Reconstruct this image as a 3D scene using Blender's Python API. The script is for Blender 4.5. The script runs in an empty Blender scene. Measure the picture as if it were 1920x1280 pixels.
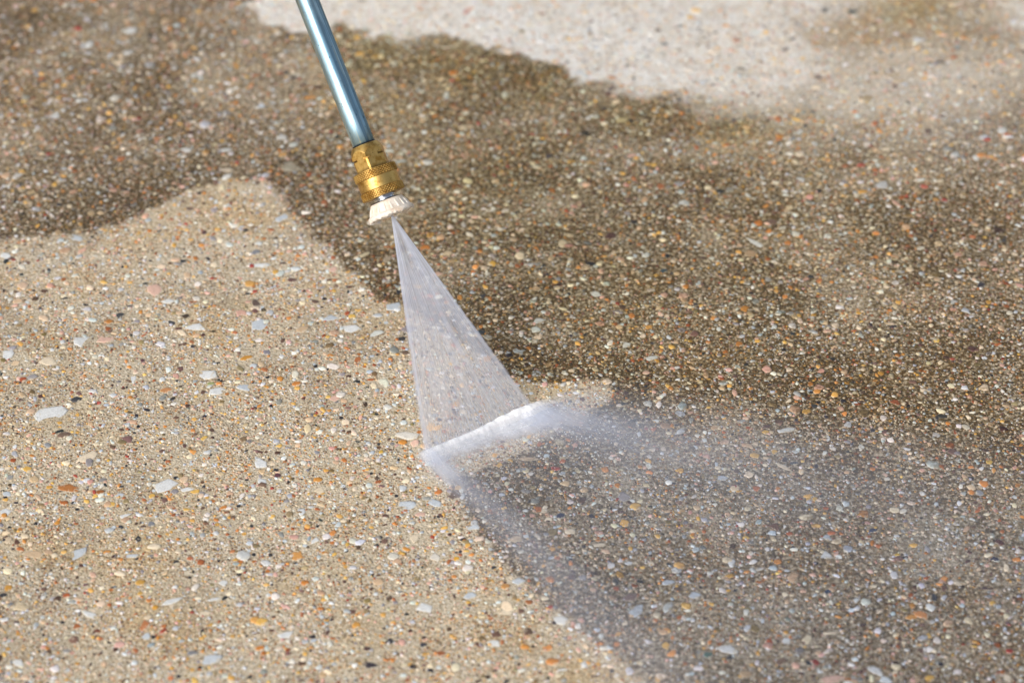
import bpy, bmesh, math, random
import numpy as np
from mathutils import Vector, Matrix

rng = np.random.default_rng(11)
random.seed(11)
scn = bpy.context.scene
COL = scn.collection

# ------------------------------------------------------------------ camera
PITCH = math.radians(38.0)
DIST = 1.5
FPX = 100.0 / 36.0 * 1920.0
FWD = np.array([0, math.cos(PITCH), -math.sin(PITCH)])
UP = np.array([0, math.sin(PITCH), math.cos(PITCH)])
RIGHT = np.array([1.0, 0, 0])
CAM = -FWD * DIST

def ray(u, v):
    u = np.asarray(u, float); v = np.asarray(v, float)
    return (FWD + RIGHT * ((u - 960) / FPX)[..., None] - UP * ((v - 640) / FPX)[..., None])

def ground_pt(u, v):
    """point of the ground plane seen at a place of the photograph"""
    d = ray(u, v)
    t = -CAM[2] / d[..., 2]
    return CAM + d * t[..., None]

def to_px(P):
    q = P - CAM
    z = q @ FWD
    return np.stack([960 + FPX * (q @ RIGHT) / z, 640 - FPX * (q @ UP) / z], -1)

IMPACT_MID = ground_pt(897, 815)
FOCUS = float((IMPACT_MID - CAM) @ FWD)

cd = bpy.data.cameras.new('camera')
cam = bpy.data.objects.new('camera', cd)
COL.objects.link(cam)
cam.location = CAM
cam.rotation_euler = (math.pi / 2 - PITCH, 0, 0)
cd.lens = 100.0
cd.sensor_width = 36.0
cd.clip_start = 0.05
cd.clip_end = 400.0
cd.dof.use_dof = True
cd.dof.focus_distance = FOCUS
cd.dof.aperture_fstop = 6.3
scn.camera = cam

# ------------------------------------------------------------------ light
SUN_EL, SUN_AZ = math.radians(36), math.radians(-140)      # azimuth clockwise from +Y
world = bpy.data.worlds.new('World')
scn.world = world
world.use_nodes = True
wt = world.node_tree
wt.nodes.clear()
sky = wt.nodes.new('ShaderNodeTexSky')
sky.sky_type = 'NISHITA'
sky.sun_disc = False
sky.sun_elevation = SUN_EL
sky.sun_rotation = SUN_AZ
sky.air_density = 1.0
sky.dust_density = 4.0
sky.ozone_density = 1.0
hs = wt.nodes.new('ShaderNodeHueSaturation')
hs.inputs['Saturation'].default_value = 0.45
bg = wt.nodes.new('ShaderNodeBackground')
bg.inputs['Strength'].default_value = 0.15
wo = wt.nodes.new('ShaderNodeOutputWorld')
wt.links.new(sky.outputs[0], hs.inputs['Color'])
wt.links.new(hs.outputs[0], bg.inputs['Color'])
wt.links.new(bg.outputs[0], wo.inputs['Surface'])

sd = bpy.data.lights.new('sun', 'SUN')
sd.energy = 1.15
sd.angle = math.radians(24)
sd.color = (1.0, 0.94, 0.85)
sun = bpy.data.objects.new('sun', sd)
COL.objects.link(sun)
sdir = Vector((math.sin(SUN_AZ) * math.cos(SUN_EL), math.cos(SUN_AZ) * math.cos(SUN_EL), math.sin(SUN_EL)))
sun.rotation_euler = sdir.to_track_quat('Z', 'Y').to_euler()
sun.location = sdir * 5

scn.view_settings.view_transform = 'Standard'
scn.view_settings.look = 'None'
scn.view_settings.exposure = 0.18
scn.view_settings.gamma = 1.0
scn.view_settings.use_curve_mapping = False
scn.render.engine = 'CYCLES'
scn.cycles.use_denoising = True
scn.cycles.max_bounces = 8
scn.cycles.diffuse_bounces = 3
scn.cycles.glossy_bounces = 3
scn.cycles.transparent_max_bounces = 24
scn.cycles.use_adaptive_sampling = True
scn.cycles.adaptive_threshold = 0.012

# ------------------------------------------------------------------ node helpers
def lin(c):
    c = np.asarray(c, float) / 255.0
    return np.where(c <= 0.04045, c / 12.92, ((c + 0.055) / 1.055) ** 2.4)

class NT:
    def __init__(self, name):
        self.m = bpy.data.materials.new(name)
        self.m.use_nodes = True
        self.t = self.m.node_tree
        self.t.nodes.clear()
        self.out = self.t.nodes.new('ShaderNodeOutputMaterial')
    def put(self, sock, v):
        if isinstance(v, bpy.types.NodeSocket):
            self.t.links.new(v, sock)
        elif v is not None:
            if hasattr(sock, 'default_value'):
                try:
                    sock.default_value = v
                except Exception:
                    sock.default_value = (v[0], v[1], v[2], 1.0)
    def n(self, kind, out=0, **kw):
        nd = self.t.nodes.new(kind)
        ins = {}
        for k, v in kw.items():
            if hasattr(nd, k) and k not in ('inputs',) and not isinstance(v, bpy.types.NodeSocket) and k[0].islower():
                setattr(nd, k, v)
            else:
                ins[k] = v
        for k, v in ins.items():
            self.put(nd.inputs[k.replace('_', ' ')], v)
        return nd.outputs[out]
    def math(self, op, a, b=None, c=None, clamp=False):
        nd = self.t.nodes.new('ShaderNodeMath')
        nd.operation = op
        nd.use_clamp = clamp
        for i, v in enumerate((a, b, c)):
            if v is not None:
                self.put(nd.inputs[i], v)
        return nd.outputs[0]
    def add(self, a, b): return self.math('ADD', a, b)
    def sub(self, a, b): return self.math('SUBTRACT', a, b)
    def mul(self, a, b): return self.math('MULTIPLY', a, b)
    def ss(self, x, e0, e1):
        nd = self.t.nodes.new('ShaderNodeMapRange')
        nd.interpolation_type = 'SMOOTHSTEP'
        self.put(nd.inputs[0], x)
        self.put(nd.inputs[1], e0)
        self.put(nd.inputs[2], e1)
        return nd.outputs[0]
    def mix(self, f, a, b, mode='MIX'):
        nd = self.t.nodes.new('ShaderNodeMix')
        nd.data_type = 'RGBA'
        nd.blend_type = mode
        self.put(nd.inputs[0], f)
        for i, v in ((6, a), (7, b)):
            if isinstance(v, bpy.types.NodeSocket):
                self.t.links.new(v, nd.inputs[i])
            else:
                nd.inputs[i].default_value = (float(v[0]), float(v[1]), float(v[2]), 1.0)
        return nd.outputs[2]
    def noise(self, scale, detail=3.0, rough=0.55, vec=None, out=0, dist=0.0):
        nd = self.t.nodes.new('ShaderNodeTexNoise')
        nd.inputs['Scale'].default_value = scale
        nd.inputs['Detail'].default_value = detail
        nd.inputs['Roughness'].default_value = rough
        nd.inputs['Distortion'].default_value = dist
        if vec is not None:
            self.t.links.new(vec, nd.inputs['Vector'])
        return nd.outputs[out]
    def voro(self, scale, vec=None, feature='F1', rand=1.0):
        nd = self.t.nodes.new('ShaderNodeTexVoronoi')
        nd.feature = feature
        nd.inputs['Scale'].default_value = scale
        nd.inputs['Randomness'].default_value = rand
        if vec is not None:
            self.t.links.new(vec, nd.inputs['Vector'])
        return nd
    def ramp(self, fac, stops, interp='LINEAR'):
        nd = self.t.nodes.new('ShaderNodeValToRGB')
        cr = nd.color_ramp
        cr.interpolation = interp
        while len(cr.elements) > 1:
            cr.elements.remove(cr.elements[-1])
        for i, (p, c) in enumerate(stops):
            e = cr.elements[0] if i == 0 else cr.elements.new(p)
            e.position = p
            e.color = (float(c[0]), float(c[1]), float(c[2]), 1.0)
        self.t.links.new(fac, nd.inputs[0])
        return nd.outputs[0]
    def attr(self, name, out='Color'):
        nd = self.t.nodes.new('ShaderNodeAttribute')
        nd.attribute_name = name
        return nd.outputs[out]
    def sep(self, col):
        nd = self.t.nodes.new('ShaderNodeSeparateColor')
        self.t.links.new(col, nd.inputs[0])
        return nd.outputs
    def coord(self, which='Object'):
        return self.t.nodes.new('ShaderNodeTexCoord').outputs[which]
    def mapping(self, vec, scale=(1, 1, 1), loc=(0, 0, 0)):
        nd = self.t.nodes.new('ShaderNodeMapping')
        nd.inputs['Scale'].default_value = scale
        nd.inputs['Location'].default_value = loc
        self.t.links.new(vec, nd.inputs[0])
        return nd.outputs[0]
    def bump(self, h, strength, dist, normal=None):
        nd = self.t.nodes.new('ShaderNodeBump')
        nd.inputs['Strength'].default_value = strength
        nd.inputs['Distance'].default_value = dist
        self.t.links.new(h, nd.inputs['Height'])
        if normal is not None:
            self.t.links.new(normal, nd.inputs['Normal'])
        return nd.outputs[0]
    def bsdf(self, **kw):
        nd = self.t.nodes.new('ShaderNodeBsdfPrincipled')
        for k, v in kw.items():
            self.put(nd.inputs[k.replace('_', ' ')], v)
        return nd.outputs[0]
    def surface(self, s):
        self.t.links.new(s, self.out.inputs['Surface'])
        return self.m

# ------------------------------------------------------------------ stains on the slab, as maps over the ground plane
def vnoise(P, scale, seed, octaves=3):
    r = np.random.default_rng(seed)
    out = np.zeros(len(P)); amp = 1.0; tot = 0
    for o in range(octaves):
        g = r.random((64, 64))
        q = P * scale * 2 ** o + r.random(2) * 50
        i = np.floor(q).astype(int); f = q - i
        f = f * f * (3 - 2 * f)
        a = g[i[:, 0] % 64, i[:, 1] % 64]; b = g[(i[:, 0] + 1) % 64, i[:, 1] % 64]
        c = g[i[:, 0] % 64, (i[:, 1] + 1) % 64]; d = g[(i[:, 0] + 1) % 64, (i[:, 1] + 1) % 64]
        out += amp * ((a * (1 - f[:, 0]) + b * f[:, 0]) * (1 - f[:, 1]) + (c * (1 - f[:, 0]) + d * f[:, 0]) * f[:, 1])
        tot += amp; amp *= 0.5
    return out / tot

def poly(pts):
    p = np.array(pts, float)
    return ground_pt(p[:, 0], p[:, 1])[:, :2]

def sdist(P, poly):
    """signed distance to a closed outline on the ground, positive inside"""
    d2 = np.full(len(P), 1e9); inside = np.zeros(len(P), bool)
    n = len(poly)
    for i in range(n):
        a = poly[i]; b = poly[(i + 1) % n]
        ab = b - a; ap = P - a
        t = np.clip((ap @ ab) / (ab @ ab + 1e-12), 0, 1)
        q = ap - t[:, None] * ab
        d2 = np.minimum(d2, (q * q).sum(1))
        cond = ((a[1] > P[:, 1]) != (b[1] > P[:, 1]))
        with np.errstate(divide='ignore', invalid='ignore'):
            xi = (b[0] - a[0]) * (P[:, 1] - a[1]) / (b[1] - a[1]) + a[0]
        inside ^= cond & (P[:, 0] < xi)
    return np.sqrt(d2) * np.where(inside, 1, -1)

def sstep(x, a, b):
    t = np.clip((x - a) / (b - a), 0, 1)
    return t * t * (3 - 2 * t)

CLEAN = poly([(-900, 560), (-400, 505), (0, 452), (90, 440), (150, 430), (230, 408), (300, 382), (345, 352), (420, 336),
              (500, 336), (530, 362), (545, 392), (600, 440), (640, 474), (690, 530), (725, 562), (800, 602), (880, 648),
              (950, 695), (1000, 712), (1080, 710), (1135, 713), (1160, 735), (1130, 768), (1075, 795), (1020, 826),
              (960, 858), (900, 888), (856, 905), (852, 925), (882, 975), (950, 1065), (1040, 1148), (1130, 1215),
              (1220, 1275), (1310, 1345), (1500, 1600), (1400, 2300), (-900, 2300)])
BLEACH = poly([(380, -300), (430, -60), (466, 4), (500, 32), (560, 52), (640, 60), (760, 70), (850, 82), (950, 96), (1020, 116),
               (1080, 150), (1140, 164), (1200, 182), (1260, 196), (1340, 218), (1420, 222), (1500, 205), (1560, 170),
               (1590, 110), (1560, 60), (1600, 20), (1660, -60), (1700, -300)])
LIGHT = poly([(1400, 60), (1700, 30), (1790, 70), (2000, 40), (2600, 60), (2600, 200), (1920, 190), (1800, 260), (1600, 300), (1450, 260), (1380, 200)])
WHITE2 = poly([(1850, -200), (1840, 20), (1870, 60), (1960, 90), (2300, 120), (2300, -200)])
WET = poly([(1160, 738), (1400, 790), (1700, 860), (2000, 960), (2700, 1200), (2700, 2300), (1500, 2300), (1320, 1350),
            (1130, 1215), (950, 1065), (838, 905), (836, 872), (950, 836), (1060, 786)])
DARKSPOTS = [(285, 150, 40, 1.1), (235, 165, 30, .7), (8, 78, 50, 1.0), (60, 30, 70, .4), (200, 400, 130, .45), (300, 210, 60, .4), (380, 330, 50, .4), (700, 500, 48, .7),
             (905, 610, 80, .9), (985, 685, 70, .9), (1170, 735, 70, .45), (1290, 740, 90, .4), (1560, 660, 170, .30), (1780, 720, 150, .25),
             (1000, 850, 80, .3), (930, 950, 90, .35), (1010, 1060, 70, .3), (900, 150, 150, .25), (560, 330, 60, .25), (1800, 250, 60, .3)]
OLIVE = [(700, 95, 120, .9), (850, 125, 130, 1.0), (1000, 165, 110, .9), (1180, 215, 110, .7), (1380, 240, 110, .9), (1520, 230, 60, .6),
         (1700, 8, 90, .6), (1400, 420, 400, .35), (950, 350, 320, .6), (1100, 560, 300, .45), (750, 200, 160, .6)]

def blobs(P, lst):
    out = np.zeros(len(P))
    for (u, v, r, a) in lst:
        c = ground_pt(u, v)[:2]
        rm = r * 0.00028
        d = P - c
        d2 = (d[:, 0] / rm) ** 2 + (d[:, 1] / (rm * 1.25)) ** 2
        out = np.maximum(out, a * np.exp(-d2))
    return out

def stains(P):
    """R dirt, G wet, B green film, A bleached scum"""
    P = np.asarray(P, float)[:, :2]
    jag = (vnoise(P, 55, 3) - .5) * 0.010 + (vnoise(P, 240, 4) - .5) * 0.007
    dc = sdist(P, CLEAN) + jag
    clean = sstep(dc, -0.003, 0.004)
    rimdist = np.maximum(-dc, 0)
    low = vnoise(P, 9, 5); mid = vnoise(P, 34, 6)
    dirt = 0.67 + 0.22 * (low - .5) * 2 + 0.36 * (mid - .5) * 2 + 0.26 * np.exp(-rimdist / 0.016)
    dirt = dirt + 0.75 * blobs(P, DARKSPOTS) * (0.4 + 1.2 * mid)
    db = sdist(P, BLEACH) + (vnoise(P, 30, 8) - .5) * 0.03 + (vnoise(P, 110, 9) - .5) * 0.026
    pxx = to_px(np.c_[P, np.zeros(len(P))])
    soft = 0.004 + 0.032 * sstep(pxx[:, 0], 1000, 1500)
    bl = sstep(db, -soft * .6, soft) * (0.92 + 0.5 * (mid - .5))
    bl *= 1 - 0.18 * sstep(pxx[:, 0], 950, 1500)
    dl = sstep(sdist(P, LIGHT) + (low - .5) * 0.10, -0.03, 0.05)
    w2 = sstep(sdist(P, WHITE2) + (mid - .5) * .03, -0.01, 0.03)
    bl = np.maximum(np.maximum(bl, w2 * .7), dl * 0.34)
    bl *= (1 - blobs(P, [(1700, 5, 80, .4)]))
    dirt = dirt * (1 - clean) * (1 - 0.9 * np.clip(bl * 1.25, 0, 1)) * (1 - 0.40 * dl)
    dirt += clean * 0.16 * sstep(mid + 0.3 * (low - .5), 0.52, 0.8)
    dirt = dirt * (1 - blobs(P, [(1720, 10, 260, .55)]))
    ol = blobs(P, OLIVE) * (1 - clean) * (0.5 + mid) * (1 - np.clip(bl, 0, 1))
    wet = sstep(sdist(P, WET) + (low - .5) * .04, -0.035, 0.05)
    wet = wet * (1 - clean * .9)
    dirt = dirt * (1 - .13 * wet)
    return np.clip(np.stack([dirt, wet, ol, bl], -1), 0, 1)

# ------------------------------------------------------------------ materials of the ground
MATRIX = lin((206, 194, 171))

def film(k, base, stain, alpha, fine):
    """dirt, algae, scum and wetness lying on a stone or the cement"""
    r, g, b = k.sep(stain)[:3]
    d = k.math('MULTIPLY', r, fine, clamp=True)
    dirty = k.mix(1.0, base, (0.225, 0.168, 0.082), 'MULTIPLY')
    c = k.mix(d, base, dirty)
    c = k.mix(k.mul(b, 0.75), c, k.mix(1.0, c, (0.84, 0.80, 0.46), 'MULTIPLY'))
    mo = k.ss(k.noise(90, 5, .65, k.coord('Object')), .30, .62)
    c = k.mix(k.math('MULTIPLY', alpha, k.mul(k.add(.40, k.mul(fine, .40)), k.add(.56, k.mul(mo, .60))), clamp=True), c, lin((236, 234, 229)))
    wetc = k.mix(1.0, c, (0.80, 0.845, 0.94), 'MULTIPLY')  # wet darkening, plus a cool cast of sky sheen and mist in the colour
    c = k.mix(g, c, wetc)
    return c, g

def ground_material():
    k = NT('aggregate_concrete')
    co = k.coord('Object')
    st = k.attr('stain'); al = k.attr('stain', 'Alpha')
    far = k.attr('far', 'Fac')
    warp = k.noise(700, 2, .5, co, 1)
    v1 = k.voro(820, co)
    c1 = k.sep(v1.outputs['Color'])
    sand = k.ramp(c1[0], [(0.0, lin((120, 96, 74))), (.06, lin((168, 140, 108))), (.2, lin((196, 172, 138))), (.42, lin((206, 186, 156))),
                          (.56, lin((214, 200, 178))), (.70, lin((222, 212, 198))), (.80, lin((205, 160, 108))), (.88, lin((190, 130, 80))), (.93, lin((150, 110, 86))), (.97, lin((92, 80, 72)))], 'CONSTANT')
    nlow = k.noise(26, 4, .6, co)
    mat = k.mix(nlow, MATRIX * 0.86, MATRIX * 1.10)
    nf = k.noise(1900, 3, .6, co)
    mat = k.mix(1.0, mat, k.ramp(nf, [(.30, (.72, .70, .66)), (.55, (1, 1, 1)), (.75, (1.12, 1.12, 1.12))]), 'MULTIPLY')
    mask = k.noise(38, 3, .55, co)
    base = k.mix(k.mul(k.ss(v1.outputs['Distance'], .62, .30), k.add(.35, k.mul(k.ss(mask, .38, .6), .65))), mat, sand)
    pit = k.mul(k.ss(k.noise(680, 2, .5, co), .575, .65), k.add(.25, k.mul(k.ss(mask, .40, .62), .75)))
    base = k.mix(k.mul(pit, .8), base, lin((84, 62, 40)))  # dark spots: shade of tiny holes in the cement, put into the colour
    ochre = k.ss(k.noise(15, 4, .6, co), .48, .70)
    base = k.mix(k.mul(ochre, .62), base, k.mix(1.0, base, (.95, .80, .54), 'MULTIPLY'))
    mott = k.noise(520, 3, .65, co)
    base = k.mix(1.0, base, k.ramp(mott, [(.34, (.56, .51, .44)), (.47, (.92, .91, .89)), (.56, (1.05, 1.05, 1.05)), (.68, (1.20, 1.21, 1.22))]), 'MULTIPLY')
    # stones set in the cement
    v2 = k.voro(300, co)
    c2 = k.sep(v2.outputs['Color'])
    stone = k.ramp(c2[1], [(0.0, lin((205, 212, 215))), (.2, lin((222, 206, 182))), (.38, lin((200, 168, 132))), (.52, lin((208, 160, 84))),
                           (.66, lin((186, 116, 56))), (.76, lin((206, 160, 142))), (.84, lin((136, 132, 130))), (.91, lin((104, 76, 56))), (.96, lin((44, 44, 50)))], 'CONSTANT')
    inst = k.mul(k.ss(v2.outputs['Distance'], .40, .33), k.math('GREATER_THAN', c2[0], k.sub(0.86, k.mul(far, .60))))
    base = k.mix(inst, base, stone)
    grime = k.noise(430, 4, .62, co)
    fine = k.add(k.mul(k.ss(grime, .36, .62), 1.45), 0.25)
    c, g = film(k, base, st, al, fine)
    # near-black specks: shade of small crevices in the grime, painted into the colour
    spk = k.mul(k.ss(k.noise(560, 3, .6, co), .50, .60), k.sep(st)[0])
    c = k.mix(k.mul(spk, .95), c, (0.030, 0.025, 0.017))
    h = k.add(k.mul(k.ss(v1.outputs['Distance'], .7, .1), .6), k.add(k.mul(grime, .9), k.mul(nf, .35)))
    h = k.add(h, k.mul(inst, .5))
    nrm = k.bump(h, 0.6, 0.0007)
    rough = k.math('SUBTRACT', 0.86, k.mul(g, 0.58))
    return k.surface(k.bsdf(Base_Color=c, Roughness=rough, Normal=nrm, Specular_IOR_Level=0.45))

def stone_material(name, grainy):
    k = NT(name)
    co = k.coord('Object')
    col = k.attr('tone'); st = k.attr('stain'); al = k.attr('stain', 'Alpha')
    n1 = k.noise(900, 3, .6, co)
    base = k.mix(1.0, col, k.ramp(n1, [(.3, (.78, .77, .75)), (.52, (1, 1, 1)), (.75, (1.12, 1.11, 1.1))]), 'MULTIPLY')
    if grainy:
        vein = k.noise(260, 5, .7, co, dist=1.5)
        base = k.mix(k.mul(k.ss(vein, .56, .66), .35), base, k.mix(1.0, base, (.72, .66, .58), 'MULTIPLY'))
    # cement still sticking to the stone, mostly round its rim
    rim = k.attr('tone', 'Alpha')
    sm = k.ss(k.add(k.noise(420, 4, .65, k.coord('Object')), k.mul(k.sub(1.0, rim), .26)), .62, .70)
    base = k.mix(k.mul(sm, .85), base, MATRIX)
    fine = k.add(k.mul(k.ss(k.noise(520, 3, .6, co), .34, .66), 1.1), .28)
    c, g = film(k, base, st, al, fine)
    nrm = k.bump(n1, 0.35, 0.0004)
    rough = k.math('SUBTRACT', 0.62, k.mul(g, 0.36))
    return k.surface(k.bsdf(Base_Color=c, Roughness=rough, Normal=nrm, Specular_IOR_Level=0.5))

M_GROUND = ground_material()
M_STONE = stone_material('pebble_stone', True)
M_GRAIN = stone_material('sand_grain', False)

# ------------------------------------------------------------------ ground sheet
def grid_lines(lo, hi, step, far):
    a = list(np.arange(lo, hi + step * .5, step))
    s = step
    left, right = [], []
    x = lo
    while x > -far:
        s *= 1.35; x -= s; left.append(x)
    s = step; x = hi
    while x < far:
        s *= 1.35; x += s; right.append(x)
    return np.array(left[::-1] + a + right)

def set_attr(me, name, arr, kind='FLOAT_COLOR'):
    a = me.attributes.new(name, kind, 'POINT')
    if kind == 'FLOAT':
        a.data.foreach_set('value', np.ascontiguousarray(arr, dtype=np.float32).ravel())
    else:
        a.data.foreach_set('color', np.ascontiguousarray(arr, dtype=np.float32).ravel())

def mesh_np(name, V, loops, sizes, smooth=True):
    me = bpy.data.meshes.new(name)
    me.vertices.add(len(V))
    me.vertices.foreach_set('co', np.ascontiguousarray(V, dtype=np.float32).ravel())
    me.loops.add(len(loops))
    me.loops.foreach_set('vertex_index', np.ascontiguousarray(loops, dtype=np.int32))
    st = np.concatenate([[0], np.cumsum(sizes)[:-1]]).astype(np.int32)
    me.polygons.add(len(sizes))
    me.polygons.foreach_set('loop_start', st)
    me.polygons.foreach_set('loop_total', np.ascontiguousarray(sizes, dtype=np.int32))
    me.update(calc_edges=True)
    if smooth:
        me.polygons.foreach_set('use_smooth', np.ones(len(sizes), bool))
    return me

REG = (-0.56, 0.56, -0.50, 0.62)         # region where stones are built one by one
gx = grid_lines(-0.48, 0.48, 0.003, 45)
gy = grid_lines(-0.42, 0.54, 0.003, 45)
X, Y = np.meshgrid(gx, gy)
P2 = np.c_[X.ravel(), Y.ravel()]
near = (np.abs(P2[:, 0]) < 3) & (np.abs(P2[:, 1]) < 3)
V = np.c_[P2, np.zeros(len(P2))]
V[:, 2] = np.where(near, (vnoise(P2, 14, 21) - .5) * 0.0016, 0)
nx, ny = len(gx), len(gy)
I = (np.arange(ny - 1)[:, None] * nx + np.arange(nx - 1)[None]).ravel()
F = np.stack([I, I + 1, I + nx + 1, I + nx], -1)
gme = mesh_np('concrete_ground', V, F.ravel(), np.full(len(F), 4))
set_attr(gme, 'stain', stains(P2))
dx = np.maximum(np.maximum(REG[0] - P2[:, 0], P2[:, 0] - REG[1]), np.maximum(REG[2] - P2[:, 1], P2[:, 1] - REG[3]))
set_attr(gme, 'far', sstep(dx, -0.12, 0.02), 'FLOAT')
gme.materials.append(M_GROUND)
ground = bpy.data.objects.new('concrete_ground', gme)
COL.objects.link(ground)
ground['kind'] = 'structure'
ground['label'] = 'exposed aggregate concrete slab, washed pale in part and stained brown in part'

def ground_z(P):
    return (vnoise(P, 14, 21) - .5) * 0.0016

# ------------------------------------------------------------------ stones in the concrete
PAL = np.array([(214, 219, 222), (232, 228, 220), (230, 214, 186), (206, 176, 142), (222, 172, 84), (205, 132, 58), (168, 92, 46), (218, 172, 156),
                (146, 146, 150), (136, 116, 78), (82, 58, 48), (34, 36, 44), (164, 60, 48), (186, 196, 206), (112, 84, 74)], float)
PW_ = np.array([12, 12, 15, 16, 8, 6.5, 5.5, 6, 7, 6, 4.5, 4, .9, 6, 4])
PW_ = PW_ / PW_.sum()

def pick_tones(n, tame=0.0):
    c = PAL[rng.choice(len(PAL), n, p=PW_)]
    c = c + rng.normal(0, 3.5, (n, 3)) + rng.normal(0, 11, (n, 1))
    if tame:
        c = c * (1 - tame) + np.array((200, 178, 148)) * tame
    return lin(np.clip(c, 14, 245))

def visible(P, m=0):
    q = to_px(np.c_[P, np.zeros(len(P))])
    return (q[:, 0] > -m) & (q[:, 0] < 1920 + m) & (q[:, 1] > -m) & (q[:, 1] < 1280 + m)

def stone_verts(n, D, aspect, rot, hgt, jit, levels, local=None):
    """n stones at once. levels: list of (radius factor, height factor). returns (n, verts, 3)"""
    m = jit.shape[1]
    K = len(D)
    th = (np.arange(m)[None] + rng.uniform(-.34, .34, (K, m))) * (2 * np.pi / m)
    rr = (D / 2)[:, None] * jit
    x0 = np.cos(th) * rr; y0 = np.sin(th) * rr * aspect[:, None]
    c, s = np.cos(rot)[:, None], np.sin(rot)[:, None]
    x = x0 * c - y0 * s; y = x0 * s + y0 * c
    out = []
    tilt = rng.normal(0, .05, (K, 2))
    for (f, z) in levels:
        fx = f * (1 + (rng.uniform(-.06, .06, (K, m)) if z > 0 else 0))
        zz = hgt[:, None] * z * (1 + rng.uniform(-.12, .12, (K, m)))
        if z > 0:
            zz = zz + (x * tilt[:, :1] + y * tilt[:, 1:]) * 0.6
        else:
            zz = zz * 0 - 0.0009
        out.append(np.stack([x * fx, y * fx, zz], -1))
    return np.concatenate(out, 1)

def stone_faces(m, nlev, cap_centre=False):
    f = []
    for l in range(nlev - 1):
        for j in range(m):
            a = l * m + j; b = l * m + (j + 1) % m
            f.append([a, b, b + m, a + m])
    f.append([(nlev - 1) * m + j for j in range(m)])
    return f

def build_mass(name, P, D, tones, aspect, rot, hgt, m, levels, jitter, mat, dirtf):
    K = len(P)
    jit = 1 + rng.uniform(-jitter, jitter, (K, m))
    W = stone_verts(K, D, aspect, rot, hgt, jit, levels)
    W[:, :, 0] += P[:, :1]; W[:, :, 1] += P[:, 1:2]; W[:, :, 2] += ground_z(P)[:, None]
    nv = W.shape[1]
    ft = stone_faces(m, len(levels))
    lt = np.array([i for f in ft for i in f]); sz = np.array([len(f) for f in ft])
    loops = (np.arange(K)[:, None] * nv + lt[None]).ravel()
    me = mesh_np(name, W.reshape(-1, 3), loops, np.tile(sz, K))
    s = stains(P); s[:, 0] *= dirtf; s[:, 3] *= (0.15 + 0.6 * dirtf)
    set_attr(me, 'stain', np.repeat(s, nv, 0))
    rim = np.repeat([0.0] + [.55] * (len(levels) - 2) + [1.0], m)
    set_attr(me, 'tone', np.concatenate([np.repeat(tones[:, None], nv, 1), np.broadcast_to(rim[None, :, None], (K, nv, 1))], 2).reshape(-1, 4))
    me.materials.append(mat)
    o = bpy.data.objects.new(name, me)
    COL.objects.link(o)
    o.parent = ground
    return o

# occupancy of the slab by the larger stones, one cell per millimetre
CELL = 0.001
OW, OH = int((REG[1] - REG[0]) / CELL) + 1, int((REG[3] - REG[2]) / CELL) + 1
occ = np.zeros((OW, OH), bool)
def occupied(P):
    i = np.clip(((P[:, 0] - REG[0]) / CELL).astype(int), 0, OW - 1); j = np.clip(((P[:, 1] - REG[2]) / CELL).astype(int), 0, OH - 1)
    return occ[i, j]
def mark(p, r):
    i = (p[0] - REG[0]) / CELL; j = (p[1] - REG[2]) / CELL; k = r / CELL
    i0, i1, j0, j1 = int(max(0, i - k)), int(min(OW, i + k + 1)), int(max(0, j - k)), int(min(OH, j + k + 1))
    if i1 > i0 and j1 > j0:
        a = np.arange(i0, i1)[:, None] - i; b = np.arange(j0, j1)[None] - j
        occ[i0:i1, j0:j1] |= (a * a + b * b) < k * k

W_, CR, TA, YE, OR, RU, PK, GY, OL, DB, BK, RD, BW, BR = ((224, 228, 230), (232, 216, 190), (206, 172, 136), (226, 178, 84), (206, 126, 48), (158, 84, 40),
    (224, 184, 166), (124, 128, 138), (136, 118, 74), (78, 54, 46), (34, 36, 44), (164, 56, 46), (196, 206, 216), (128, 88, 68))
NV, GN, MR = (44, 54, 84), (70, 104, 96), (84, 44, 56)
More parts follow.
